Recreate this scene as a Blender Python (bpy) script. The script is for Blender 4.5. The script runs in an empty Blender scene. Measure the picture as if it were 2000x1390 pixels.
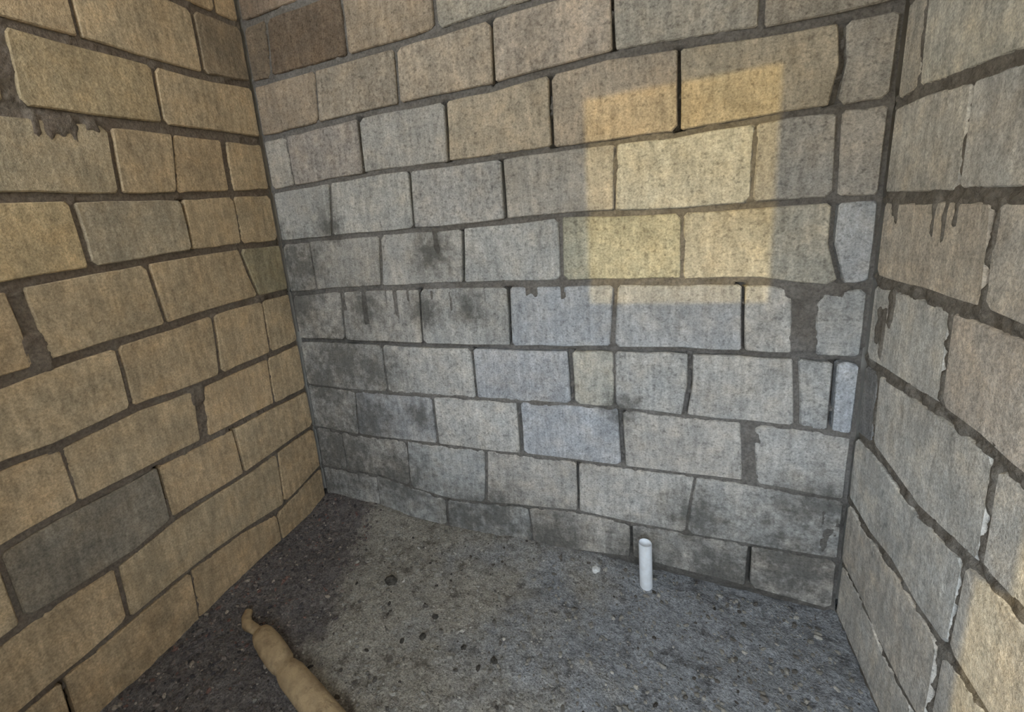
import bpy, math, random
import numpy as np
from mathutils import Matrix, Vector

random.seed(7)
scene = bpy.context.scene
col = scene.collection

# ------------------------------------------------------------------ camera
W = 1.864            # room width; back wall is y = 0, left wall x = 0, floor z = 0
DEPTH = 1.65         # inner face of the front wall, behind the camera, is y = -DEPTH
ROOF = 2.6
cam_data = bpy.data.cameras.new('camera')
cam = bpy.data.objects.new('camera', cam_data)
col.objects.link(cam)
right, up, back = (0.90733, 0.40815, -0.10082), (-0.00426, 0.24872, 0.96857), (0.42039, -0.87838, 0.22741)
cam.matrix_world = Matrix(((right[0], up[0], back[0], 1.3758), (right[1], up[1], back[1], -1.4068),
                           (right[2], up[2], back[2], 1.2662), (0, 0, 0, 1)))
cam_data.sensor_width = 36.0
cam_data.lens = 878.06 * 36.0 / 2000.0
cam_data.shift_x = (1000 - 868.19) / 2000.0
cam_data.shift_y = (618.03 - 695) / 2000.0
cam_data.clip_start = 0.02
scene.camera = cam

# ------------------------------------------------------------------ sky, sun, exposure
SKY_STRENGTH = 12.2
SUN_STRENGTH = 1.75
world = bpy.data.worlds.new('hazy_sky')
scene.world = world
world.use_nodes = True
bg = world.node_tree.nodes['Background']
bg.inputs['Color'].default_value = (0.83, 0.925, 1.0, 1)
bg.inputs['Strength'].default_value = SKY_STRENGTH
TAN_AZ, TAN_EL = 0.62, math.tan(math.radians(20))
SLOPE = TAN_EL * math.hypot(1, TAN_AZ)           # fall of a sun ray per metre of y
sun_dir = Vector((TAN_AZ, 1.0, -SLOPE)).normalized()
sun_data = bpy.data.lights.new('sun', 'SUN')
sun_data.energy = SUN_STRENGTH
sun_data.color = (1.0, 0.70, 0.18)
sun_data.angle = math.radians(0.45)
sun = bpy.data.objects.new('sun', sun_data)
col.objects.link(sun)
sun.rotation_euler = sun_dir.to_track_quat('-Z', 'Y').to_euler()
sun.location = (-3, -8, 5)
scene.view_settings.view_transform = 'Standard'
scene.view_settings.look = 'None'
scene.view_settings.gamma = 1.0
scene.view_settings.use_curve_mapping = False
scene.view_settings.exposure = 0.0
scene.cycles.max_bounces = 6
scene.cycles.diffuse_bounces = 5
scene.cycles.adaptive_threshold = 0.05
scene.cycles.use_denoising = True

# openings of the front wall (behind the camera), placed so that their sunbeams land where the photo shows them
FT = 0.10
WIN = (1.20 - (DEPTH + FT) * TAN_AZ, 1.652 - DEPTH * TAN_AZ, .945 + DEPTH * SLOPE, 1.525 + (DEPTH + FT) * SLOPE)   # x0, x1, z0, z1 of the small window hole
DOOR = (W - (DEPTH - .5 + FT) * TAN_AZ, 1.80, 0.55, .80 + (DEPTH - .5 + FT) * SLOPE)       # wide opening the picture is taken through
FILL_GAP_R = (-1.50, -0.60, 2.38, ROOF)              # likewise added on the right for fill light
FILL_GAP_L = (-1.30, -0.47, 2.00, ROOF)              # y0, y1, z0, z1: unseen gap added between left wall and roof for fill light
FILL_GAP_F = (0.05, W - 0.05, 2.44, ROOF)            # x0, x1, z0, z1: unseen gap added above the front wall for fill light
def portal(name, loc, size, rot):
    ld = bpy.data.lights.new(name, 'AREA')
    ld.shape = 'RECTANGLE'
    ld.size, ld.size_y = size
    ld.cycles.is_portal = True
    lo = bpy.data.objects.new(name, ld)
    col.objects.link(lo)
    lo.location, lo.rotation_euler = loc, rot
for name, (x0, x1, z0, z1) in (('window_portal', WIN), ('door_portal', DOOR), ('front_fill_gap_portal', FILL_GAP_F)):
    portal(name, ((x0 + x1) / 2, -DEPTH - FT, (z0 + z1) / 2), (x1 - x0, z1 - z0), (math.radians(90), 0, 0))
portal('left_fill_gap_portal', (-.155, (FILL_GAP_L[0] + FILL_GAP_L[1]) / 2, (FILL_GAP_L[2] + FILL_GAP_L[3]) / 2), (FILL_GAP_L[3] - FILL_GAP_L[2], FILL_GAP_L[1] - FILL_GAP_L[0]), (0, math.radians(-90), 0))
portal('right_fill_gap_portal', (W + .155, (FILL_GAP_R[0] + FILL_GAP_R[1]) / 2, (FILL_GAP_R[2] + FILL_GAP_R[3]) / 2), (FILL_GAP_R[3] - FILL_GAP_R[2], FILL_GAP_R[1] - FILL_GAP_R[0]), (0, math.radians(90), 0))

# ------------------------------------------------------------------ helpers
def tag(o, label=None, cat=None, group=None, kind=None):
    if label: o['label'] = label
    if cat: o['category'] = cat
    if group: o['group'] = group
    if kind: o['kind'] = kind
    return o

def mesh_obj(name, verts, faces, mat, parent=None, smooth=False, loc=(0, 0, 0)):
    me = bpy.data.meshes.new(name)
    me.from_pydata([tuple(map(float, v)) for v in verts], [], faces)
    me.materials.append(mat)
    if smooth:
        me.polygons.foreach_set('use_smooth', [True] * len(me.polygons))
    me.update()
    o = bpy.data.objects.new(name, me)
    col.objects.link(o)
    o.location = loc
    o.parent = parent
    return o

def grid_obj(name, P, mat, flip=False, smooth=True, keep=None):
    """P: (n, m, 3) array of points -> one mesh"""
    n, m = P.shape[:2]
    i = np.arange(n * m).reshape(n, m)
    q = np.stack([i[:-1, :-1], i[1:, :-1], i[1:, 1:], i[:-1, 1:]], -1).reshape(-1, 4)
    if keep is not None: q = q[keep[:-1, :-1].reshape(-1)]
    if flip: q = q[:, ::-1]
    me = bpy.data.meshes.new(name)
    me.vertices.add(n * m)
    me.vertices.foreach_set('co', P.reshape(-1).astype(np.float32))
    me.loops.add(len(q) * 4)
    me.loops.foreach_set('vertex_index', q.reshape(-1).astype(np.int32))
    me.polygons.add(len(q))
    me.polygons.foreach_set('loop_start', np.arange(0, len(q) * 4, 4, dtype=np.int32))
    me.polygons.foreach_set('use_smooth', np.full(len(q), smooth))
    me.update(calc_edges=True)
    me.validate()
    me.materials.append(mat)
    o = bpy.data.objects.new(name, me)
    col.objects.link(o)
    return o

_lat = np.random.RandomState(11).rand(257, 257)
def vnoise(x, y, seed=0):
    x = np.asarray(x, float) + seed * 17.31; y = np.asarray(y, float) + seed * 41.7
    xi, yi = np.floor(x).astype(int), np.floor(y).astype(int)
    fx, fy = x - xi, y - yi
    fx, fy = fx * fx * (3 - 2 * fx), fy * fy * (3 - 2 * fy)
    a = _lat[xi % 257, yi % 257]; b = _lat[(xi + 1) % 257, yi % 257]
    c = _lat[xi % 257, (yi + 1) % 257]; d = _lat[(xi + 1) % 257, (yi + 1) % 257]
    return (a * (1 - fx) + b * fx) * (1 - fy) + (c * (1 - fx) + d * fx) * fy
def fnoise(x, y, seed=0):
    return (vnoise(x, y, seed) + .5 * vnoise(2 * x, 2 * y, seed + 1) + .25 * vnoise(4 * x, 4 * y, seed + 2)) / 1.75

# ------------------------------------------------------------------ materials
class NT:
    def __init__(self, name):
        self.m = bpy.data.materials.new(name)
        self.m.use_nodes = True
        self.t = self.m.node_tree
        self.b = self.t.nodes['Principled BSDF']
        self.b.inputs['Specular IOR Level'].default_value = 0.15
    def n(self, kind, **kw):
        nd = self.t.nodes.new(kind)
        for k, v in kw.items(): setattr(nd, k, v)
        return nd
    def link(self, a, b): self.t.links.new(a, b)
    def pos(self):
        if not hasattr(self, '_pos'): self._pos = self.n('ShaderNodeNewGeometry').outputs['Position']
        return self._pos
    def noise(self, scale, detail=3, rough=.55, stretch=None):
        nz = self.n('ShaderNodeTexNoise')
        nz.inputs['Scale'].default_value = scale
        nz.inputs['Detail'].default_value = detail
        nz.inputs['Roughness'].default_value = rough
        if stretch:
            mp = self.n('ShaderNodeMapping'); mp.inputs['Scale'].default_value = stretch
            self.link(self.pos(), mp.inputs['Vector']); self.link(mp.outputs[0], nz.inputs['Vector'])
        else:
            self.link(self.pos(), nz.inputs['Vector'])
        return nz.outputs['Fac']
    def rng(self, v, a, b, c, d):
        r = self.n('ShaderNodeMapRange')
        self.link(v, r.inputs['Value'])
        for i, x in zip(('From Min', 'From Max', 'To Min', 'To Max'), (a, b, c, d)): r.inputs[i].default_value = x
        return r.outputs['Result']
    def math(self, op, a, b=0.0):
        x = self.n('ShaderNodeMath', operation=op)
        for i, v in enumerate((a, b)):
            if isinstance(v, (int, float)): x.inputs[i].default_value = v
            else: self.link(v, x.inputs[i])
        return x.outputs[0]
    def mix(self, fac, a, b, mode='MIX'):
        x = self.n('ShaderNodeMix', data_type='RGBA', blend_type=mode)
        for s, v in ((x.inputs['Factor'], fac), (x.inputs['A'], a), (x.inputs['B'], b)):
            if isinstance(v, (int, float)): s.default_value = v
            elif isinstance(v, tuple): s.default_value = v if len(v) == 4 else (*v, 1)
            else: self.link(v, s)
        return x.outputs['Result']
    def grey(self, v):
        c = self.n('ShaderNodeCombineColor')
        for i in range(3): self.link(v, c.inputs[i])
        return c.outputs[0]
    def blob(self, centre, radius):
        """1 at the centre, 0 at the radius: the outline of a stain and shade blob"""
        d = self.n('ShaderNodeVectorMath', operation='DISTANCE')
        self.link(self.pos(), d.inputs[0]); d.inputs[1].default_value = centre
        return self.rng(d.outputs['Value'], 0, radius, 1, 0)
    def finish(self, colour, rough=.95, bumps=()):
        if isinstance(colour, tuple): self.b.inputs['Base Color'].default_value = (*colour, 1)
        else: self.link(colour, self.b.inputs['Base Color'])
        self.b.inputs['Roughness'].default_value = rough
        prev = None
        for h, strength, dist in bumps:
            bp = self.n('ShaderNodeBump')
            bp.inputs['Strength'].default_value = strength; bp.inputs['Distance'].default_value = dist
            self.link(h, bp.inputs['Height'])
            if prev: self.link(prev, bp.inputs['Normal'])
            prev = bp.outputs['Normal']
        if prev: self.link(prev, self.b.inputs['Normal'])
        return self.m

STAINS_AND_SHADE = [((0.22, 0, 0.72), .30), ((0.14, 0, 0.30), .42), ((0.36, 0, 0.93), .16), ((0.42, 0, 0.20), .28), ((0.08, 0, 1.12), .20),  # damp stains, with shading of the corner and wall foot painted in
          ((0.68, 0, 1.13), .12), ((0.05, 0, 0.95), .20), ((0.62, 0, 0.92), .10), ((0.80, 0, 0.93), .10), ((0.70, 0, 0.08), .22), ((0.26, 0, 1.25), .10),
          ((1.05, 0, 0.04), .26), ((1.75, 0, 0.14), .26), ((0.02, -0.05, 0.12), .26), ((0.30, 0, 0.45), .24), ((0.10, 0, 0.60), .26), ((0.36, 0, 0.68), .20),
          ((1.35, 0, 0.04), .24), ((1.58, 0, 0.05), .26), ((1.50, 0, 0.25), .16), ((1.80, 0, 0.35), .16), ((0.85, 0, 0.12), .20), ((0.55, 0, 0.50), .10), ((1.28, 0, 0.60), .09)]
def stain_shade_mask(m):
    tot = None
    for c, r in STAINS_AND_SHADE:
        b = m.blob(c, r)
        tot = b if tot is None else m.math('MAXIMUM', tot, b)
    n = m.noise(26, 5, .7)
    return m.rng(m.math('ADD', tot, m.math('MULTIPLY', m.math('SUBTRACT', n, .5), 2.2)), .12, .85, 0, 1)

def block_material(name, stained_shaded):
    m = NT(name)
    oi = m.n('ShaderNodeObjectInfo')
    big = m.rng(m.noise(7, 2), .3, .7, .84, 1.16)
    mid = m.rng(m.noise(38, 3, .6), .3, .7, .84, 1.14)
    streak = m.rng(m.noise(1, 2, .6, (60, 60, 10)), .35, .72, 1.10, .78)
    fine_n = m.noise(170, 3, .8)
    fine = m.rng(fine_n, .33, .64, .66, 1.16)
    pore = m.rng(m.noise(75, 3, .65), .34, .47, .55, 1.0)
    pore = m.math('ADD', 1.0, m.math('MULTIPLY', m.math('SUBTRACT', pore, 1.0), oi.outputs['Alpha']))   # alpha: how porous the block is
    f = m.math('MULTIPLY', m.math('MULTIPLY', m.math('MULTIPLY', big, pore), mid), m.math('MULTIPLY', fine, streak))
    c = m.mix(1.0, oi.outputs['Color'], m.grey(f), 'MULTIPLY')
    # faint warm and cool clouding of the cement itself
    hue = m.noise(14, 2)
    c = m.mix(m.rng(hue, .5, .75, 0, .35), c, m.mix(1.0, c, (1.12, .98, .80), 'MULTIPLY'))
    c = m.mix(m.rng(hue, .5, .28, 0, .35), c, m.mix(1.0, c, (.92, 1.0, 1.08), 'MULTIPLY'))
    if stained_shaded: c = m.mix(m.math('MULTIPLY', stain_shade_mask(m), .74), c, (.075, .074, .068))
    return m.finish(c, .95, ((m.noise(60, 3, .6), .5, .006), (fine_n, .7, .003)))
M_block_stained_shaded = block_material('stained_shaded_concrete_block', True)
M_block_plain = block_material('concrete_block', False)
M_block = {'L': M_block_plain, 'B': M_block_stained_shaded, 'R': M_block_plain}

def mortar_material(name, c0, c1):
    m = NT(name)
    c = m.mix(m.rng(m.noise(12, 3), .35, .65, 0, 1), c0, c1)
    c = m.mix(1.0, c, m.grey(m.rng(m.noise(120, 4, .7), .3, .7, .6, 1.3)), 'MULTIPLY')
    c = m.mix(m.math('MULTIPLY', stain_shade_mask(m), .5), c, (.05, .05, .045))
    return m.finish(c, .95, ((m.noise(80, 4, .7), .8, .006),))
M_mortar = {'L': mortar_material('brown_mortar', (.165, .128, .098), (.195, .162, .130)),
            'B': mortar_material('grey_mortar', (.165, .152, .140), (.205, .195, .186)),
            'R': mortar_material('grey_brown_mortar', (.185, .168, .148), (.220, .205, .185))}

def plain_concrete(name, c0, c1):
    m = NT(name)
    c = m.mix(m.rng(m.noise(5, 4), .35, .65, 0, 1), c0, c1)
    return m.finish(c, .95, ((m.noise(60, 4), .4, .005),))
M_concrete = plain_concrete('rough_concrete', (.60, .58, .54), (.68, .66, .62))
M_ground = plain_concrete('dry_earth', (.34, .27, .18), (.42, .34, .24))

def floor_material():
    m = NT('dirt_floor')
    sep = m.n('ShaderNodeSeparateXYZ'); m.link(m.pos(), sep.inputs[0])
    wob = m.math('MULTIPLY', m.math('SUBTRACT', m.noise(9, 4, .65), .5), .30)
    # dark soil lies along the left wall, grey cement dust over the rest
    edge = m.math('ADD', m.math('ADD', sep.outputs['X'], m.math('MULTIPLY', sep.outputs['Y'], .30)), wob)
    dust = m.rng(edge, .22, .31, 0, 1)
    sp = m.noise(48, 4, .75); sp2 = m.noise(170, 3, .75)
    dark = m.mix(m.rng(sp, .35, .7, 0, 1), (.108, .100, .102), (.235, .215, .21))
    grey = m.mix(m.rng(sp, .32, .68, 0, 1), (.215, .209, .196), (.41, .40, .38))
    clods = m.rng(m.noise(15, 5, .75), .53, .64, 0, .8)
    grey = m.mix(clods, grey, (.11, .10, .092))
    cool = m.rng(m.math('ADD', sep.outputs['X'], m.math('MULTIPLY', m.math('SUBTRACT', m.noise(4, 4, .6), .5), 1.6)), .75, 1.25, 0, 1)
    grey = m.mix(cool, m.mix(1.0, grey, (1.06, 1.03, .98), 'MULTIPLY'), m.mix(1.0, grey, (.92, 1.0, 1.16), 'MULTIPLY'))   # cool skylight on the right painted into the grey
    c = m.mix(dust, dark, grey)
    c = m.mix(1.0, c, m.grey(m.rng(sp2, .3, .7, .5, 1.5)), 'MULTIPLY')
    return m.finish(c, .95, ((sp, .9, .014), (sp2, .8, .005)))
M_floor = floor_material()

def attr_material(name, attr, rough=.95):
    m = NT(name)
    a = m.n('ShaderNodeAttribute'); a.attribute_name = attr
    c = m.mix(1.0, a.outputs['Color'], m.grey(m.rng(m.noise(200, 3), .3, .7, .7, 1.3)), 'MULTIPLY')
    return m.finish(c, rough, ((m.noise(180, 3), .5, .003),))
M_bits = attr_material('loose_bits', 'tint')

def stone_material(name, c0, c1, scale=60):
    m = NT(name)
    return m.finish(m.mix(m.rng(m.noise(scale, 4, .65), .35, .65, 0, 1), c0, c1), .9, ((m.noise(scale * 2, 3), .6, .004),))
M_clod = stone_material('dark_clod', (.045, .042, .038), (.095, .088, .078))
M_stone = stone_material('grey_stone', (.12, .11, .10), (.24, .22, .20))
M_chip = stone_material('pale_chip', (.66, .70, .74), (.82, .82, .82))

def pipe_material():
    m = NT('white_plastic')
    c = m.mix(m.rng(m.noise(30, 4, .6), .45, .75, 0, .5), (.80, .85, .93), (.56, .57, .57))
    return m.finish(c, .45, ((m.noise(90, 2), .1, .002),))
M_pipe = pipe_material()

def wood_material():
    m = NT('tan_wood')
    sp = m.noise(1, 4, .6, (25, 25, 60))
    c = m.mix(m.rng(sp, .35, .7, 0, 1), (.50, .38, .235), (.35, .26, .165))
    c = m.mix(m.rng(m.noise(40, 4, .7), .50, .68, 0, .7), c, (.22, .16, .10))
    c = m.mix(m.rng(m.noise(11, 3, .6), .5, .7, 0, .5), c, (.50, .39, .24))
    return m.finish(c, .8, ((sp, .5, .006), (m.noise(90, 4, .7), .6, .005)))
M_wood = wood_material()

# ------------------------------------------------------------------ walls: measured courses and joints
# wall frames: s runs along the wall from the back corner (back wall: from the left corner), z up
# BEDS[wall][k]: height of bed joint k along s; HEADS[wall][k]: head joints of the course below bed k
BEDS={
 'L':{
  0:[(0.026,1.799),(0.203,1.786),(0.584,1.796)],
  1:[(0.028,1.598),(0.394,1.602),(0.763,1.601)],
  2:[(0.011,1.408),(0.377,1.397),(0.569,1.397),(0.843,1.401)],
  3:[(0.034,1.21),(0.347,1.217),(0.671,1.207),(0.895,1.197)],
  4:[(0.013,1.007),(0.176,1.011),(0.359,1.009),(0.857,0.991),(0.95,0.981)],
  5:[(0.009,0.784),(0.234,0.783),(0.458,0.78),(0.693,0.796),(0.865,0.783),(0.997,0.796)],
  6:[(0.03,0.571),(0.284,0.584),(0.505,0.592),(0.68,0.604),(0.771,0.602),(0.897,0.611),(1.046,0.605)],
  7:[(0.382,0.391),(0.664,0.404),(0.812,0.385),(1.048,0.404),(1.1,0.391)],
  8:[(0.287,0.151),(0.456,0.193),(0.623,0.204),(0.857,0.205),(0.99,0.201)],
  9:[(0.374,0.024),(0.588,0.024),(0.852,-0.01)],
 },
 'B':{
  0:[(0.051,1.799),(0.467,1.796),(0.822,1.795)],
  1:[(0.005,1.605),(0.456,1.614),(0.936,1.61),(1.28,1.625),(1.437,1.614),(1.715,1.593)],
  2:[(0.003,1.408),(0.465,1.419),(0.763,1.414),(1.181,1.407),(1.441,1.401),(1.67,1.406),(1.738,1.405)],
  3:[(-0.006,1.207),(0.497,1.211),(0.759,1.209),(1.13,1.218),(1.444,1.201),(1.64,1.201),(1.857,1.195)],
  4:[(0.012,0.994),(0.253,1.008),(0.488,1.011),(0.777,1.013),(1.168,1.011),(1.447,1.006),(1.65,1.001),(1.759,0.976),(1.857,0.987)],
  5:[(0.106,0.796),(0.61,0.79),(0.961,0.793),(1.397,0.803),(1.602,0.8),(1.855,0.79)],
  6:[(0.25,0.584),(0.518,0.588),(1.02,0.598),(1.266,0.603),(1.44,0.595),(1.741,0.591),(1.841,0.581)],
  7:[(0.24,0.378),(0.605,0.384),(0.953,0.391),(1.279,0.395),(1.606,0.4),(1.823,0.383)],
  8:[(0.622,0.143),(1.142,0.195),(1.309,0.188),(1.647,0.188)],
  9:[(1.316,0.052),(1.654,0.034),(1.868,0.016)],
 },
 'R':{
  2:[(0.025,1.395),(0.109,1.401),(0.321,1.398)],
  3:[(0.056,1.193),(0.378,1.204)],
  4:[(0.045,0.999),(0.214,1.008),(0.442,1.011)],
  5:[(0.015,0.793),(0.135,0.799),(0.331,0.812),(0.416,0.81),(0.489,0.814),(0.514,0.804)],
  6:[(-0.01,0.586),(0.103,0.599),(0.318,0.583),(0.492,0.606),(0.558,0.616)],
  7:[(0.006,0.395),(0.135,0.383),(0.296,0.404),(0.378,0.389),(0.488,0.399)],
  8:[(0.103,0.193),(0.198,0.192),(0.269,0.17)],
 },
}
HEADS={
 'L':{
  -1:[([(0.201,1.923),(0.203,1.826)],'m')],
  0:[([(0.386,1.782),(0.392,1.611)],'m'),([(0.754,1.741),(0.762,1.674),(0.762,1.618)],'w')],
  1:[([(0.176,1.6),(0.184,1.506),(0.186,1.411)],'v'),([(0.369,1.581),(0.396,1.412)],'f'),([(0.557,1.592),(0.57,1.408)],'m')],
  2:[([(0.182,1.393),(0.187,1.207)],'f'),([(0.388,1.396),(0.387,1.212)],'o'),([(0.7,1.386),(0.697,1.353),(0.697,1.226)],'m')],
  3:[([(0.203,1.181),(0.158,1.011)],'m'),([(0.547,1.184),(0.538,1.054),(0.534,1.005)],'m'),([(0.87,1.175),(0.863,1.114),(0.863,1.01)],'w')],
  4:[([(0.148,0.98),(0.156,0.809)],'f'),([(0.371,0.954),(0.39,0.804)],'m'),([(0.69,0.984),(0.691,0.808)],'m')],
  5:[([(0.177,0.77),(0.186,0.593)],'f'),([(0.484,0.767),(0.504,0.581)],'w'),([(0.877,0.755),(0.877,0.611)],'f')],
  6:[([(0.389,0.567),(0.383,0.396)],'o'),([(0.667,0.586),(0.668,0.403)],'o'),([(1.05,0.576),(1.052,0.419)],'m')],
  7:[([(0.225,0.352),(0.236,0.217)],'f'),([(0.843,0.356),(0.85,0.198)],'m')],
  8:[([(0.656,0.158),(0.668,0.029)],'f')],
 },
 'B':{
  -1:[([(0.119,1.956),(0.103,1.834)],'m'),([(0.448,1.884),(0.444,1.819)],'m')],
  0:[([(0.302,1.786),(0.283,1.62)],'f'),([(0.627,1.783),(0.618,1.627)],'m'),([(0.949,1.769),(0.946,1.618)],'o'),([(1.278,1.704),(1.279,1.62)],'o')],
  1:[([(0.451,1.587),(0.444,1.423)],'o'),([(0.781,1.591),(0.778,1.521),(0.774,1.416)],'o'),([(1.108,1.577),(1.107,1.494),(1.11,1.412)],'o'),([(1.434,1.582),(1.437,1.419)],'o'),([(1.759,1.575),(1.768,1.476),(1.757,1.427),(1.74,1.397)],'j')],
  2:[([(0.289,1.395),(0.263,1.228)],'m'),([(0.627,1.394),(0.62,1.222)],'o'),([(0.952,1.354),(0.952,1.305),(0.952,1.226)],'o'),([(1.282,1.406),(1.276,1.212)],'f'),([(1.605,1.387),(1.605,1.211)],'f'),([(1.767,1.388),(1.774,1.197)],'m')],
  3:[([(0.475,1.194),(0.456,1.019)],'m'),([(0.801,1.202),(0.787,1.006)],'o'),([(1.121,1.199),(1.118,0.992)],'m'),([(1.448,1.202),(1.451,1.011)],'f'),([(1.775,1.194),(1.775,1.078),(1.799,1.016)],'j')],
  4:[([(0.264,1.004),(0.249,0.815)],'m'),([(0.611,0.997),(0.601,0.816)],'o'),([(0.944,0.982),(0.94,0.812)],'o'),([(1.274,0.974),(1.263,0.815)],'m'),([(1.596,0.987),(1.604,0.805)],'o'),([(1.729,0.965),(1.739,0.792)],'x')],
  5:[([(0.42,0.773),(0.418,0.591)],'f'),([(0.795,0.787),(0.795,0.597)],'o'),([(1.133,0.793),(1.138,0.627)],'p'),([(1.267,0.792),(1.268,0.619)],'f'),([(1.475,0.789),(1.477,0.668),(1.462,0.595)],'p'),([(1.723,0.784),(1.736,0.621)],'m'),([(1.806,0.778),(1.808,0.611)],'o')],
  6:[([(0.257,0.567),(0.241,0.37)],'f'),([(0.616,0.576),(0.616,0.403)],'m'),([(0.951,0.563),(0.953,0.397)],'p'),([(1.284,0.575),(1.29,0.415)],'p'),([(1.624,0.573),(1.636,0.406)],'w')],
  7:[([(0.474,0.352),(0.465,0.196)],'f'),([(0.813,0.336),(0.797,0.2)],'m'),([(1.144,0.369),(1.143,0.224)],'o'),([(1.496,0.364),(1.475,0.23)],'f')],
  8:[([(0.625,0.146),(0.622,0.035)],'m'),([(0.96,0.197),(0.969,0.114)],'f'),([(1.313,0.189),(1.314,0.051)],'o'),([(1.647,0.18),(1.647,0.034)],'o')],
 },
 'R':{
  1:[([(0.088,1.536),(0.098,1.42)],'o')],
  2:[([(0.282,1.379),(0.288,1.213)],'f')],
  3:[([(0.385,1.192),(0.399,1.066)],'m')],
  4:[([(0.322,0.991),(0.331,0.844)],'m')],
  5:[([(0.08,0.8),(0.09,0.615)],'o'),([(0.494,0.8),(0.5,0.622)],'o')],
 },
}
BED_STYLE = {'L': {0: (.012, -.010), 1: (.015, -.012), 2: (.012, -.011), 3: (.011, -.011), 4: (.012, -.009), 5: (.011, -.011),
                   6: (.010, -.009), 7: (.009, -.009), 8: (.007, -.006), 9: (.006, -.006)},
             'B': {0: (.011, -.010), 1: (.011, -.010), 2: (.008, -.008), 3: (.008, -.010), 4: (.010, -.008), 5: (.0085, -.022),
                   6: (.0045, -.002), 7: (.0045, -.004), 8: (.0042, -.002), 9: (.005, -.004)},
             'R': {k: (.011 if k < 8 else .006, -.0015) for k in range(-4, 10)}}
HEAD_STYLE = {'m': (.006, -.010), 'f': (.003, -.005), 'o': (.0045, -.045), 'p': (.007, -.035), 'w': (.017, -.007),
              'v': (.012, -.010), 'x': (.026, -.004), 'j': (.007, -.025), 'c': (.0055, .0), 'd': (.003, .0), 'e': (.0045, .0)}   # c, d, e: pointed joints of the right wall
FRAME = {'L': (Vector((0, 0, 0)), Vector((0, -1, 0)), Vector((1, 0, 0)), True, DEPTH),
         'B': (Vector((0, 0, 0)), Vector((1, 0, 0)), Vector((0, -1, 0)), False, W),
         'R': (Vector((W, 0, 0)), Vector((0, -1, 0)), Vector((-1, 0, 0)), False, DEPTH)}
ZK = {k: 1.8 - .2 * k + (.003 if k in (1, 2, 3, 4) else -.006 if 5 <= k <= 8 else 0) for k in range(-4, 9)}
ZK[9] = .016
STEP = {'L': .372, 'B': .327, 'R': .36}
MORE_HEADS = {'R': {0: [.30], -1: [.12], -2: [.30], -3: [.12], 6: [.47], 7: [.45], 8: [.40]},
              'L': {-2: [.10, .455], -3: [.26, .455], -4: [.10, .455]}, 'B': {-2: [.28], -3: [.12]}}
ALBEDO = 1.5
# tints of the single blocks: (wall, course, s inside the block) -> colour
TAN, GREY, BLUE = (.345, .262, .168), (.320, .313, .302), (.300, .312, .334)
TINTS = {('B', 4, 1.10): BLUE, ('B', 5, 1.00): (.31, .315, .33), ('B', 6, 1.10): (.300, .308, .326), ('B', 3, 1.82): (.34, .35, .365),
         ('B', 5, 1.835): (.34, .355, .38), ('B', 6, .45): (.29, .29, .295), ('B', 1, .60): (.305, .295, .28), ('B', 1, .25): (.265, .24, .22),
         ('B', 1, .95): (.345, .30, .24), ('B', 1, 1.25): (.335, .29, .24), ('B', 1, 1.6): (.335, .295, .235), ('B', 2, 1.45): (.36, .36, .345),
         ('B', 3, 1.25): (.335, .325, .265), ('B', 3, 1.6): (.335, .32, .28), ('B', 2, .8): (.32, .315, .31), ('B', 4, 1.4): (.315, .318, .325),
         ('B', 5, 1.2): (.32, .31, .28), ('B', 3, .25): (.28, .27, .255), ('B', 0, .2): (.245, .20, .155), ('B', 0, .45): (.255, .22, .18),
         ('B', 0, .8): (.315, .27, .22), ('B', 0, 1.1): (.345, .30, .255), ('B', -1, .3): (.125, .096, .072), ('B', -1, .05): (.17, .135, .102), ('B', -1, .6): (.25, .205, .158), ('B', -2, .4): (.20, .16, .125), ('B', -2, .15): (.19, .15, .118),  # top-left tints darkened: light falloff in the corner painted into the blocks
         ('L', 6, .85): (.190, .163, .128), ('L', 2, .54): (.30, .25, .182), ('L', 2, .85): (.36, .275, .165), ('L', 0, .6): (.31, .24, .148),
         ('L', 3, .08): (.25, .215, .145), ('L', -1, .1): (.22, .175, .125), ('L', 1, .7): (.325, .262, .178),
         ('R', 3, .2): (.445, .405, .355), ('R', 4, .5): (.435, .395, .355), ('R', 5, .04): (.20, .20, .205), ('R', 2, .1): (.435, .42, .39), ('R', 1, .3): (.435, .42, .375), ('R', 1, .05): (.40, .37, .32)}
SMEARS = {'L': [(.68, 1.595, .05, .055), (.73, 1.595, .012, .06), (.65, 1.595, .010, .085), (.60, 1.595, .02, .03), (.49, .775, .03, .06), (.865, 1.06, .035, .10), (.155, 1.02, .03, .03)],
          'B': [(1.78, .985, .05, .045), (1.72, .985, .04, .05), (.37, .995, .018, .17), (.275, .995, .012, .10), (.51, .995, .012, .12), (.47, .995, .007, .06), (.565, .995, .007, .07), (.66, .995, .008, .06), (.735, .995, .008, .09), (.86, .995, .006, .05),
                (.70, 1.2, .015, .08), (1.02, 1.0, .03, .035), (1.12, 1.0, .012, .05), (1.64, .56, .02, .05), (1.83, .33, .03, .12)],
          'R': [(.22, 1.19, .008, .09), (.255, 1.19, .010, .10), (.29, 1.19, .006, .06), (.06, 1.19, .02, .06), (.06, .93, .03, .12), (.40, 1.19, .008, .08), (.10, .99, .02, .10)]}

def bed_z(w, k, s):
    pts = BEDS[w].get(k)
    if not pts: return np.interp(s, [-9, 9], [ZK[k]] * 2)
    xs = [pts[0][0] - .3] + [q[0] for q in pts] + [pts[-1][0] + .3]
    zs = [ZK[k]] + [q[1] for q in pts] + [ZK[k]]
    return np.interp(s, xs, zs)

def bed_style(w, k): return BED_STYLE[w].get(k, (.011, -.009))

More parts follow.
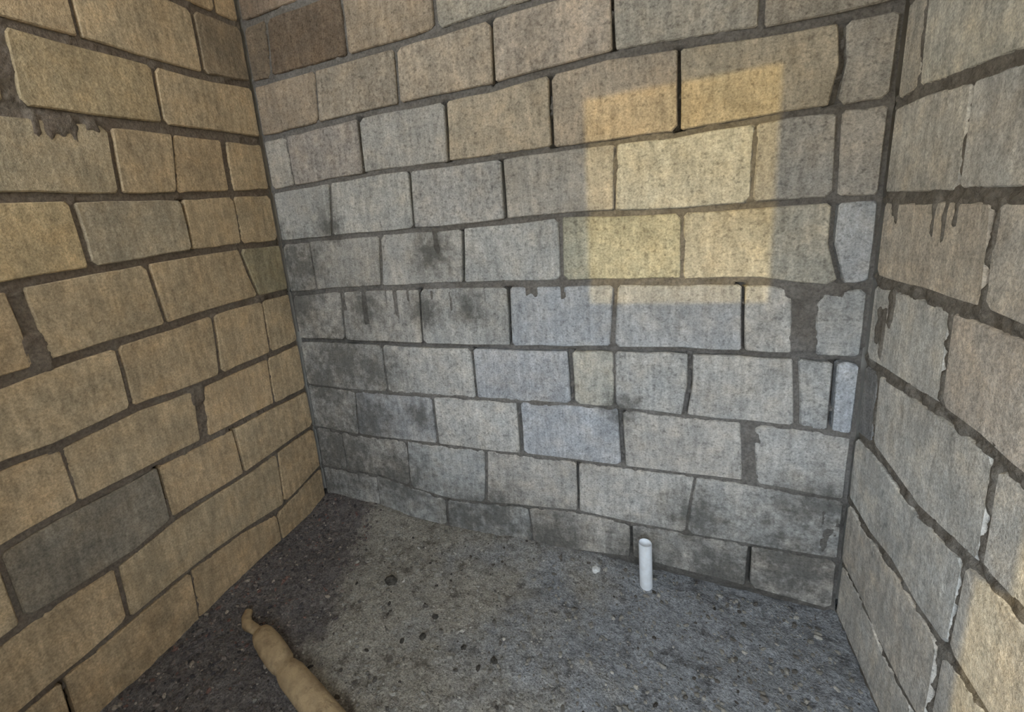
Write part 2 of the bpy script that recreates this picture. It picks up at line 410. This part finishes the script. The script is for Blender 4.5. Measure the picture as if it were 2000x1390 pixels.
def head_s(pl, z):
    q = sorted(pl, key=lambda a: a[1])
    return np.interp(z, [a[1] for a in q], [a[0] for a in q])

def course_heads(w, k):
    L = FRAME[w][4]
    hs = [(pl, st) for pl, st in HEADS[w].get(k, [])]
    hs += [([(s, ZK[k + 1]), (s + random.uniform(-.004, .004), ZK[k])], random.choice('mof')) for s in MORE_HEADS.get(w, {}).get(k, [])]
    last = max([pl[0][0] for pl, st in hs], default=random.uniform(.05, .3))
    first = min([pl[0][0] for pl, st in hs], default=9)
    if not hs: last -= STEP[w]
    while first > STEP[w] * 1.35 and hs:
        first -= STEP[w]
        hs.insert(0, ([(first, ZK[k + 1]), (first, ZK[k])], 'f'))
    while last + STEP[w] < L - (.06 if w != 'B' else .10):
        last += STEP[w]
        hs.append(([(last, ZK[k + 1]), (last + random.uniform(-.004, .004), ZK[k])], random.choice('mmof')))
    hs.sort(key=lambda h: h[0][0][0])
    if w == 'R': hs = [(pl, {'m': 'c', 'f': 'd', 'o': 'e'}.get(st, st)) for pl, st in hs]
    return hs

COURSES = range(-4, 9)
ALL_HEADS = {w: {k: course_heads(w, k) for k in COURSES} for w in 'LBR'}

def to_world(w, s, z, n):
    o, sd, nd, fl, L = FRAME[w]
    return o + sd * s + Vector((0, 0, z)) + nd * n

def block_outline(w, k, hl, hr, L):
    """closed outline (anticlockwise in s, z) of one block between its joints, corners chipped"""
    wt, wb = bed_style(w, k)[0], bed_style(w, k + 1)[0]
    zt0 = ZK[k]; zb0 = ZK[k + 1]
    jit = lambda a=.0022: random.uniform(-a, a)
    def left(z): return (head_s(hl[0], z) + HEAD_STYLE[hl[1]][0]) if hl else (.012 if w == 'B' else .006)
    def rightf(z): return (head_s(hr[0], z) - HEAD_STYLE[hr[1]][0]) if hr else L - (.010 if w == 'B' else .005)
    def top(s): return bed_z(w, k, s) - wt
    def bot(s): return bed_z(w, k + 1, s) + wb
    sl_b, sl_t = left(zb0 + .02), left(zt0 - .02)
    sr_b, sr_t = rightf(zb0 + .02), rightf(zt0 - .02)
    pts = []
    c = [random.choice((.004, .005, .008, .013)) for _ in range(4)]
    if min(sr_b - sl_b, sr_t - sl_t) < .08: c = [.006] * 4
    ts = (0, .3, .55, .8, 1) if sr_t - sl_t > .12 else (0, .5, 1)
    for t in ts:                                     # bottom edge, left to right
        s = (sl_b + c[0]) * (1 - t) + (sr_b - c[1]) * t
        pts.append((s, float(bot(s)) + jit()))
    for t in (0, .5, 1):                             # right edge, upwards
        z = (float(bot(sr_b)) + c[1]) * (1 - t) + (float(top(sr_t)) - c[2]) * t
        pts.append((float(rightf(z)) + jit(.0015), z))
    for t in ts:                                     # top edge, right to left
        s = (sr_t - c[2]) * (1 - t) + (sl_t + c[3]) * t
        pts.append((s, float(top(s)) + jit()))
    for t in (0, .5, 1):
        z = (float(top(sl_t)) - c[3]) * (1 - t) + (float(bot(sl_b)) + c[0]) * t
        pts.append((float(left(z)) + jit(.0015), z))
    return pts

def build_block(w, k, pts, parent, tint):
    o, sd, nd, fl, L = FRAME[w]
    cs = sum(p[0] for p in pts) / len(pts); cz = sum(p[1] for p in pts) / len(pts)
    proud = random.uniform(-.0015, .0025)
    n = len(pts)
    verts = []
    for inset, depth in ((.003, proud), (0.0, proud - .004), (-.001, -.03)):
        for s, z in pts:
            ds, dz = cs - s, cz - z
            l = math.hypot(ds, dz)
            verts.append(tuple(to_world(w, s + math.copysign(min(inset, abs(ds)), ds) if abs(ds) > .02 else s,
                                        z + math.copysign(min(inset, abs(dz)), dz) if abs(dz) > .02 else z, depth)))
    c = to_world(w, cs, cz, 0)
    verts = [tuple(Vector(v) - c) for v in verts]
    faces = [list(range(n))]
    for r in (0, 1):
        for i in range(n):
            j = (i + 1) % n
            faces.append([r * n + i, (r + 1) * n + i, (r + 1) * n + j, r * n + j])
    if fl: faces = [f[::-1] for f in faces]
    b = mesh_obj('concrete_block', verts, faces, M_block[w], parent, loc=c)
    b.color = (*tint, {'L': .25, 'B': .8, 'R': .45}[w])
    return b

def build_wall(w, name):
    o, sd, nd, fl, L = FRAME[w]
    h = .0065
    s = np.linspace(0, L, int(L / h) + 1); z = np.linspace(-.02, ROOF, int((ROOF + .02) / h) + 1)
    S, Z = np.meshgrid(s, z, indexing='ij')
    D = np.full(S.shape, -.009)
    for k in range(-3, 10):
        zb = bed_z(w, k, S)
        D = np.where(np.abs(Z - zb) < .035, bed_style(w, k)[1], D)
    nz = fnoise(S * 40, Z * 40, ord(w))
    for k, hs in ALL_HEADS[w].items():
        zt, zb = bed_z(w, k, S), bed_z(w, k + 1, S)
        for pl, st in hs:
            hw, dep = HEAD_STYLE[st]
            dist = np.abs(S - head_s(pl, Z))
            deep = dep < -.02
            inside = (Z < zt - (.008 if deep else .012)) & (Z > zb + (.008 if deep else .012)) & (dist < (hw + .008 if deep else .035))
            val = np.where(nz > .34, dep, -.010) if deep else dep
            D = np.where(inside, val, D)
    shallow = D > -.015
    D = D + ((fnoise(S * 34, Z * 34, 5) - .5) * .020 + (vnoise(S * 110, Z * 110, 6) - .5) * .007) * shallow
    # away from the joints the mortar lies behind the blocks, next to them it may be smudged over their edges
    near = np.full(S.shape, 9.)
    for k in range(-3, 10):
        near = np.minimum(near, np.abs(Z - bed_z(w, k, S)) - bed_style(w, k)[0])
    for k, hs in ALL_HEADS[w].items():
        zt, zb = bed_z(w, k, S), bed_z(w, k + 1, S)
        for pl, st in hs:
            near = np.where((Z < zt) & (Z > zb), np.minimum(near, np.abs(S - head_s(pl, Z)) - HEAD_STYLE[st][0]), near)
    D = np.minimum(D, .003 - np.clip(near, 0, 1) * .8)
    for ss, zz, wd, ln in SMEARS[w]:                 # mortar that ran down over the block faces
        wn = wd * (.7 + .7 * fnoise(Z * 30, S * 9, 3))
        t = (zz - Z) / (ln * (.6 + .8 * vnoise(S * 70, S * 0, 9)))
        m = np.clip((1 - np.abs(S - ss) / wn) * 2.5, 0, 1) * np.clip((1 - t) * 3, 0, 1) * np.clip((t + .25) * 6, 0, 1)
        m = np.clip(m - .5 * (fnoise(S * 70, Z * 40, 8) - .2), 0, 1)
        D = np.where(shallow | (D > -.02), np.maximum(D, -.010 + .015 * m), D)
    D = np.minimum(D, .0045)
    P = np.array(o)[None, None] + S[..., None] * np.array(sd) + D[..., None] * np.array(nd)
    P[..., 2] = Z
    top = {'L': FILL_GAP_L[2], 'R': FILL_GAP_R[2], 'B': ROOF}[w]
    fill_gap = {'L': FILL_GAP_L, 'R': FILL_GAP_R}.get(w)
    keep = None if fill_gap is None else ~((Z > top) & (S > -fill_gap[1] - .005) & (S < -fill_gap[0] + .005))
    wall = grid_obj(name, P, M_mortar[w], flip=fl, keep=keep)
    tag(wall, kind='structure')
    for k in COURSES:
        hs = [None] + ALL_HEADS[w][k] + [None]
        for hl, hr in zip(hs[:-1], hs[1:]):
            pts = block_outline(w, k, hl, hr, L)
            s0, s1 = min(p[0] for p in pts), max(p[0] for p in pts)
            if s1 - s0 < .02 or max(p[1] for p in pts) > ROOF: continue
            if fill_gap and max(p[1] for p in pts) > top + .01 and s1 > -fill_gap[1] and s0 < -fill_gap[0]: continue
            base = TAN if w == 'L' else GREY
            if w == 'R': base = (.440, .427, .405)
            if w == 'B':                                     # upper courses tinted browner, warm bounce light painted into the blocks
                f = min(1, max(0, (2.5 - k) / 3)) * .6
                base = tuple(a * (1 - f) + b * f for a, b in zip(GREY, (.325, .275, .205)))
            v = random.uniform(.93, 1.07); hshift = random.uniform(-.03, .03)
            tint = (base[0] * v * (1 + hshift), base[1] * v, base[2] * v * (1 - hshift))
            for (tw, tk, ts), tc in TINTS.items():
                if tw == w and tk == k and s0 < ts < s1: tint = tc
            build_block(w, k, pts, wall, tuple(c * ALBEDO for c in tint))
    return wall

wall_left = build_wall('L', 'wall_left')
wall_back = build_wall('B', 'wall_back')
wall_right = build_wall('R', 'wall_right')

# ------------------------------------------------------------------ front wall, roof, ground outside
def boxes_obj(name, boxes, mat):
    v, f = [], []
    for x0, x1, y0, y1, z0, z1 in boxes:
        b = len(v)
        v += [(x, y, z) for z in (z0, z1) for y in (y0, y1) for x in (x0, x1)]
        f += [[b + i for i in q] for q in ((0, 2, 3, 1), (4, 5, 7, 6), (0, 1, 5, 4), (2, 6, 7, 3), (0, 4, 6, 2), (1, 3, 7, 5))]
    return mesh_obj(name, v, f, mat)
yi, yo = -DEPTH, -DEPTH - FT
x0, x1, z0, z1 = WIN; d0, d1, e0, e1 = DOOR
front = boxes_obj('wall_front', [(-.15, x0, yo, yi, -.1, FILL_GAP_F[2]), (x1, d0, yo, yi, -.1, FILL_GAP_F[2]), (x0, x1, yo, yi, -.1, z0), (x0, x1, yo, yi, z1, FILL_GAP_F[2]),
                                 (d0, d1, yo, yi, e1, FILL_GAP_F[2]), (d1, W + .15, yo, yi, -.1, FILL_GAP_F[2]), (-.15, FILL_GAP_F[0], yo, yi, FILL_GAP_F[2], ROOF), (FILL_GAP_F[1], W + .15, yo, yi, FILL_GAP_F[2], ROOF), (d0, d0 + .045, yo, yi, e1 - .21, e1), (d0, d1, yo, yi, -.1, e0)], M_concrete)
tag(front, kind='structure')
tag(boxes_obj('ceiling', [(-1.5, -.6, -2.75, .15, ROOF, ROOF + .12), (-.6, -.15, yo - .45, .15, ROOF, ROOF + .12), (-.15, W + .3, yo - .45, .15, ROOF, ROOF + .12)], M_concrete), kind='structure')  # outer overhangs added to keep the sun out of the fill gaps
tag(boxes_obj('backing_masonry', [(-.15, -.055, yo, .15, -.1, FILL_GAP_L[2]), (-.15, -.055, FILL_GAP_L[1], .15, FILL_GAP_L[2], ROOF), (-.15, -.055, yo, FILL_GAP_L[0], FILL_GAP_L[2], ROOF), (W + .055, W + .15, yo, .15, -.1, FILL_GAP_R[2]), (W + .055, W + .15, FILL_GAP_R[1], .15, FILL_GAP_R[2], ROOF), (W + .055, W + .15, yo, FILL_GAP_R[0], FILL_GAP_R[2], ROOF), (-.15, W + .15, .055, .15, -.1, ROOF)], M_concrete), kind='structure')
tag(boxes_obj('ground_outside', [(-40, 40, -60, yo, -.3, -.01), (-40, -.15, yo, 40, -.3, -.01), (W + .15, 40, yo, 40, -.3, -.01), (-.15, W + .15, .15, 40, -.3, -.01)], M_ground), kind='structure')

# ------------------------------------------------------------------ floor
def floor_z(x, y):
    z = .010 + (fnoise(np.asarray(x) * 7, np.asarray(y) * 7, 21) - .5) * .024 + (fnoise(np.asarray(x) * 40, np.asarray(y) * 40, 22) - .5) * .010
    z = z + .045 * np.exp(-((np.asarray(x) - .22) / .26) ** 2 - (np.asarray(y) / .10) ** 2)       # soil heaped in the back corner
    z = z + .020 * np.exp(-(np.asarray(x) / .10) ** 2)
    z = z + .030 * np.exp(-((np.asarray(x) - 1.05) / .35) ** 2 - (np.asarray(y) / .08) ** 2)
    return z
xs = np.linspace(-.055, W + .055, 248); ys = np.linspace(yo, .055, 266)
X, Y = np.meshgrid(xs, ys, indexing='ij')
floor = grid_obj('floor', np.stack([X, Y, floor_z(X, Y)], -1), M_floor)
tag(floor, kind='structure')

def lump(radius, flat, rs, sub=0):
    """irregular stone: points of a jittered icosphere-like ring lattice"""
    v, f = [(0, 0, -radius * flat)], []
    rings, seg = (2, 6) if sub == 0 else (5, 10)
    for i in range(rings):
        a = -math.pi / 2 + math.pi * (i + 1) / (rings + 1)
        for j in range(seg):
            b = 2 * math.pi * (j + .5 * (i % 2)) / seg
            r = radius * rs.uniform(.75, 1.2)
            v.append((r * math.cos(a) * math.cos(b), r * math.cos(a) * math.sin(b) * .8, r * math.sin(a) * flat))
    v.append((0, 0, radius * flat)); top = len(v) - 1
    for j in range(seg):
        f.append((0, 1 + (j + 1) % seg, 1 + j))
        for i in range(rings - 1):
            p, q = 1 + i * seg, 1 + (i + 1) * seg
            f.append((p + j, p + (j + 1) % seg, q + (j + 1) % seg, q + j))
        p = 1 + (rings - 1) * seg
        f.append((p + j, p + (j + 1) % seg, top))
    return np.array(v), f

def scatter(name, n, place, sizes, palette, seed, label, cat):
    rs = np.random.RandomState(seed)
    protos = [lump(1.0, rs.uniform(.35, .8), rs) for _ in range(8)]
    V, F, C = [], [], []
    base = 0
    for _ in range(n):
        x, y = place(rs)
        r = sizes[0] * (sizes[1] / sizes[0]) ** (rs.rand() ** 2.2)
        v, f = protos[rs.randint(8)]
        a = rs.rand() * 6.28; ca, sa = math.cos(a), math.sin(a)
        sx = rs.uniform(.7, 1.5)
        P = np.stack([(v[:, 0] * sx * ca - v[:, 1] * sa) * r + x, (v[:, 0] * sx * sa + v[:, 1] * ca) * r + y, v[:, 2] * r], 1)
        P[:, 2] += float(floor_z(x, y)) + r * .12
        P[:, 0] = np.clip(P[:, 0], .002, W - .002); P[:, 1] = np.clip(P[:, 1], -9, -.002)
        V.append(P); F += [tuple(i + base for i in q) for q in f]
        cc = np.array(palette[rs.choice(len(palette), p=[q[1] for q in palette])][0]) * rs.uniform(.7, 1.3)
        C.append(np.tile(np.append(cc, 1), (len(v), 1)))
        base += len(v)
    o = mesh_obj(name, np.concatenate(V), F, M_bits, floor)
    at = o.data.attributes.new('tint', 'FLOAT_COLOR', 'POINT')
    at.data.foreach_set('color', np.concatenate(C).astype(np.float32).reshape(-1))
    return tag(o, label, kind='stuff')

def place_soil(rs):
    while True:
        y = -rs.rand() * 1.25 - .005
        x = abs(rs.normal(0, .20)) + .012
        if x < .30 - .35 * y + rs.normal(0, .03): return x, y
scatter('soil_debris', 4200, place_soil, (.0022, .010),
        [((.125, .110, .110), .50), ((.19, .165, .155), .25), ((.07, .065, .07), .12), ((.20, .125, .11), .06), ((.34, .30, .26), .07)], 3,
        'dark crumbly soil and litter spread along the foot of the left wall', 'soil')
def place_dust(rs):
    return .34 + rs.rand() * (W - .36), -.01 - rs.rand() * 1.3
scatter('floor_gravel', 6500, place_dust, (.0018, .009),
        [((.27, .26, .24), .48), ((.15, .14, .13), .28), ((.38, .37, .35), .15), ((.08, .072, .066), .09)], 4,
        'fine grey gravel and cement crumbs strewn over the floor', 'gravel')

# ------------------------------------------------------------------ single things on the floor
def stone(name, x, y, r, flat, mat, seed, label, cat, group=None):
    rs = np.random.RandomState(seed)
    v, f = lump(r, flat, rs, 1)
    z = float(floor_z(x, y)) + r * flat * .45
    o = mesh_obj(name, v, f, mat, smooth=False, loc=(x, y, z))
    o.rotation_euler.z = rs.rand() * 6.28
    return tag(o, label, cat, group)
stone('dirt_clod', .542, -.324, .022, .7, M_clod, 1, 'largest dark clod lying alone on the grey floor left of centre', 'clod')
stone('dirt_clod', .748, -.394, .011, .6, M_clod, 2, 'small dark clod right of the largest clod and above the bottom cluster', 'clod')
for i, (x, y) in enumerate(((.685, -.500), (.741, -.471), (.872, -.460), (.969, -.467))):
    stone('dirt_clod', x, y, .009 + .003 * (i % 2), .6, M_clod, 20 + i, ('leftmost', 'second from left', 'third from left', 'rightmost')[i] + ' of the four small dark clods at the bottom centre', 'clod', 'clods at the bottom centre')
stone('stone_chip', 1.204, -.060, .016, .6, M_chip, 3, 'small pale chip lying left of the white pipe', 'stone')

# white pipe stub standing in the floor
def tube(name, radius, inner, height, mat, seg=28, parent=None, loc=(0, 0, 0)):
    prof = [(radius, 0), (radius, height - .003), (radius - .0015, height), (inner + .001, height), (inner, height - .003), (inner, height - .012), (.0005, height - .010)]
    v = [(r * math.cos(2 * math.pi * j / seg), r * math.sin(2 * math.pi * j / seg), z) for r, z in prof for j in range(seg)]
    f = [(i * seg + j, i * seg + (j + 1) % seg, (i + 1) * seg + (j + 1) % seg, (i + 1) * seg + j) for i in range(len(prof) - 1) for j in range(seg)]
    o = mesh_obj(name, v, f, mat, parent, smooth=True, loc=loc)
    return o
PX, PY = 1.36, -.065
pipe = tube('drain_pipe', .0195, .0175, .180, M_pipe, loc=(PX, PY, float(floor_z(PX, PY)) - .015))
pipe.rotation_euler = (math.radians(1.0), math.radians(-1.0), 0)
tag(pipe, 'short white plastic pipe standing upright from the floor near the back wall', 'pipe')

# wooden stick with a narrow tip
def rod(name, path, mat, parent, seg=18):
    """path: list of (point, radius)"""
    pts = [Vector(p) for p, r in path]
    v, f = [], []
    for i, (p, r) in enumerate(path):
        d = (pts[min(i + 1, len(pts) - 1)] - pts[max(i - 1, 0)]).normalized()
        a = d.cross(Vector((0, 0, 1))).normalized(); b = a.cross(d)
        for j in range(seg):
            t = 2 * math.pi * j / seg
            rr = r * (1 + .07 * math.sin(3 * t + .6) + .03 * math.sin(5 * t) + random.uniform(-.02, .02))
            v.append(tuple(Vector(p) + a * rr * math.cos(t) + b * rr * math.sin(t)))
    for i in range(len(path) - 1):
        for j in range(seg):
            f.append((i * seg + j, i * seg + (j + 1) % seg, (i + 1) * seg + (j + 1) % seg, (i + 1) * seg + j))
    f.append(tuple(range(seg))[::-1]); f.append(tuple(range((len(path) - 1) * seg, len(path) * seg)))
    return mesh_obj(name, v, f, mat, parent, smooth=True)
root = bpy.data.objects.new('wooden_stick', None)
col.objects.link(root)
tag(root, 'thick tan wooden stick with a narrow tip lying on the dark soil', 'stick')
root.location = (.262, -.650, .0)
def along(a, b, t): return tuple(x * (1 - t) + y * t for x, y in zip(a, b))
A, Bp, Cp = (.0, 0, .046), (.165, -.064, .048), (.62, -.215, .050)
rod('shaft', [(along(A, Bp, t), r) for t, r in ((0, .016), (.05, .026), (.18, .032), (.45, .035), (.75, .0345), (.93, .032), (1.0, .027))]
    + [(along(Bp, Cp, t), r) for t, r in ((.03, .031), (.08, .036), (.25, .037), (.6, .038), (1.0, .038))], M_wood, root)
rod('tip', [((.02, -.004, .042), .014), ((-.03, .004, .040), .015), ((-.068, .010, .036), .017), ((-.096, .030, .034), .015), ((-.108, .052, .034), .013), ((-.109, .056, .034), .009)], M_wood, root)
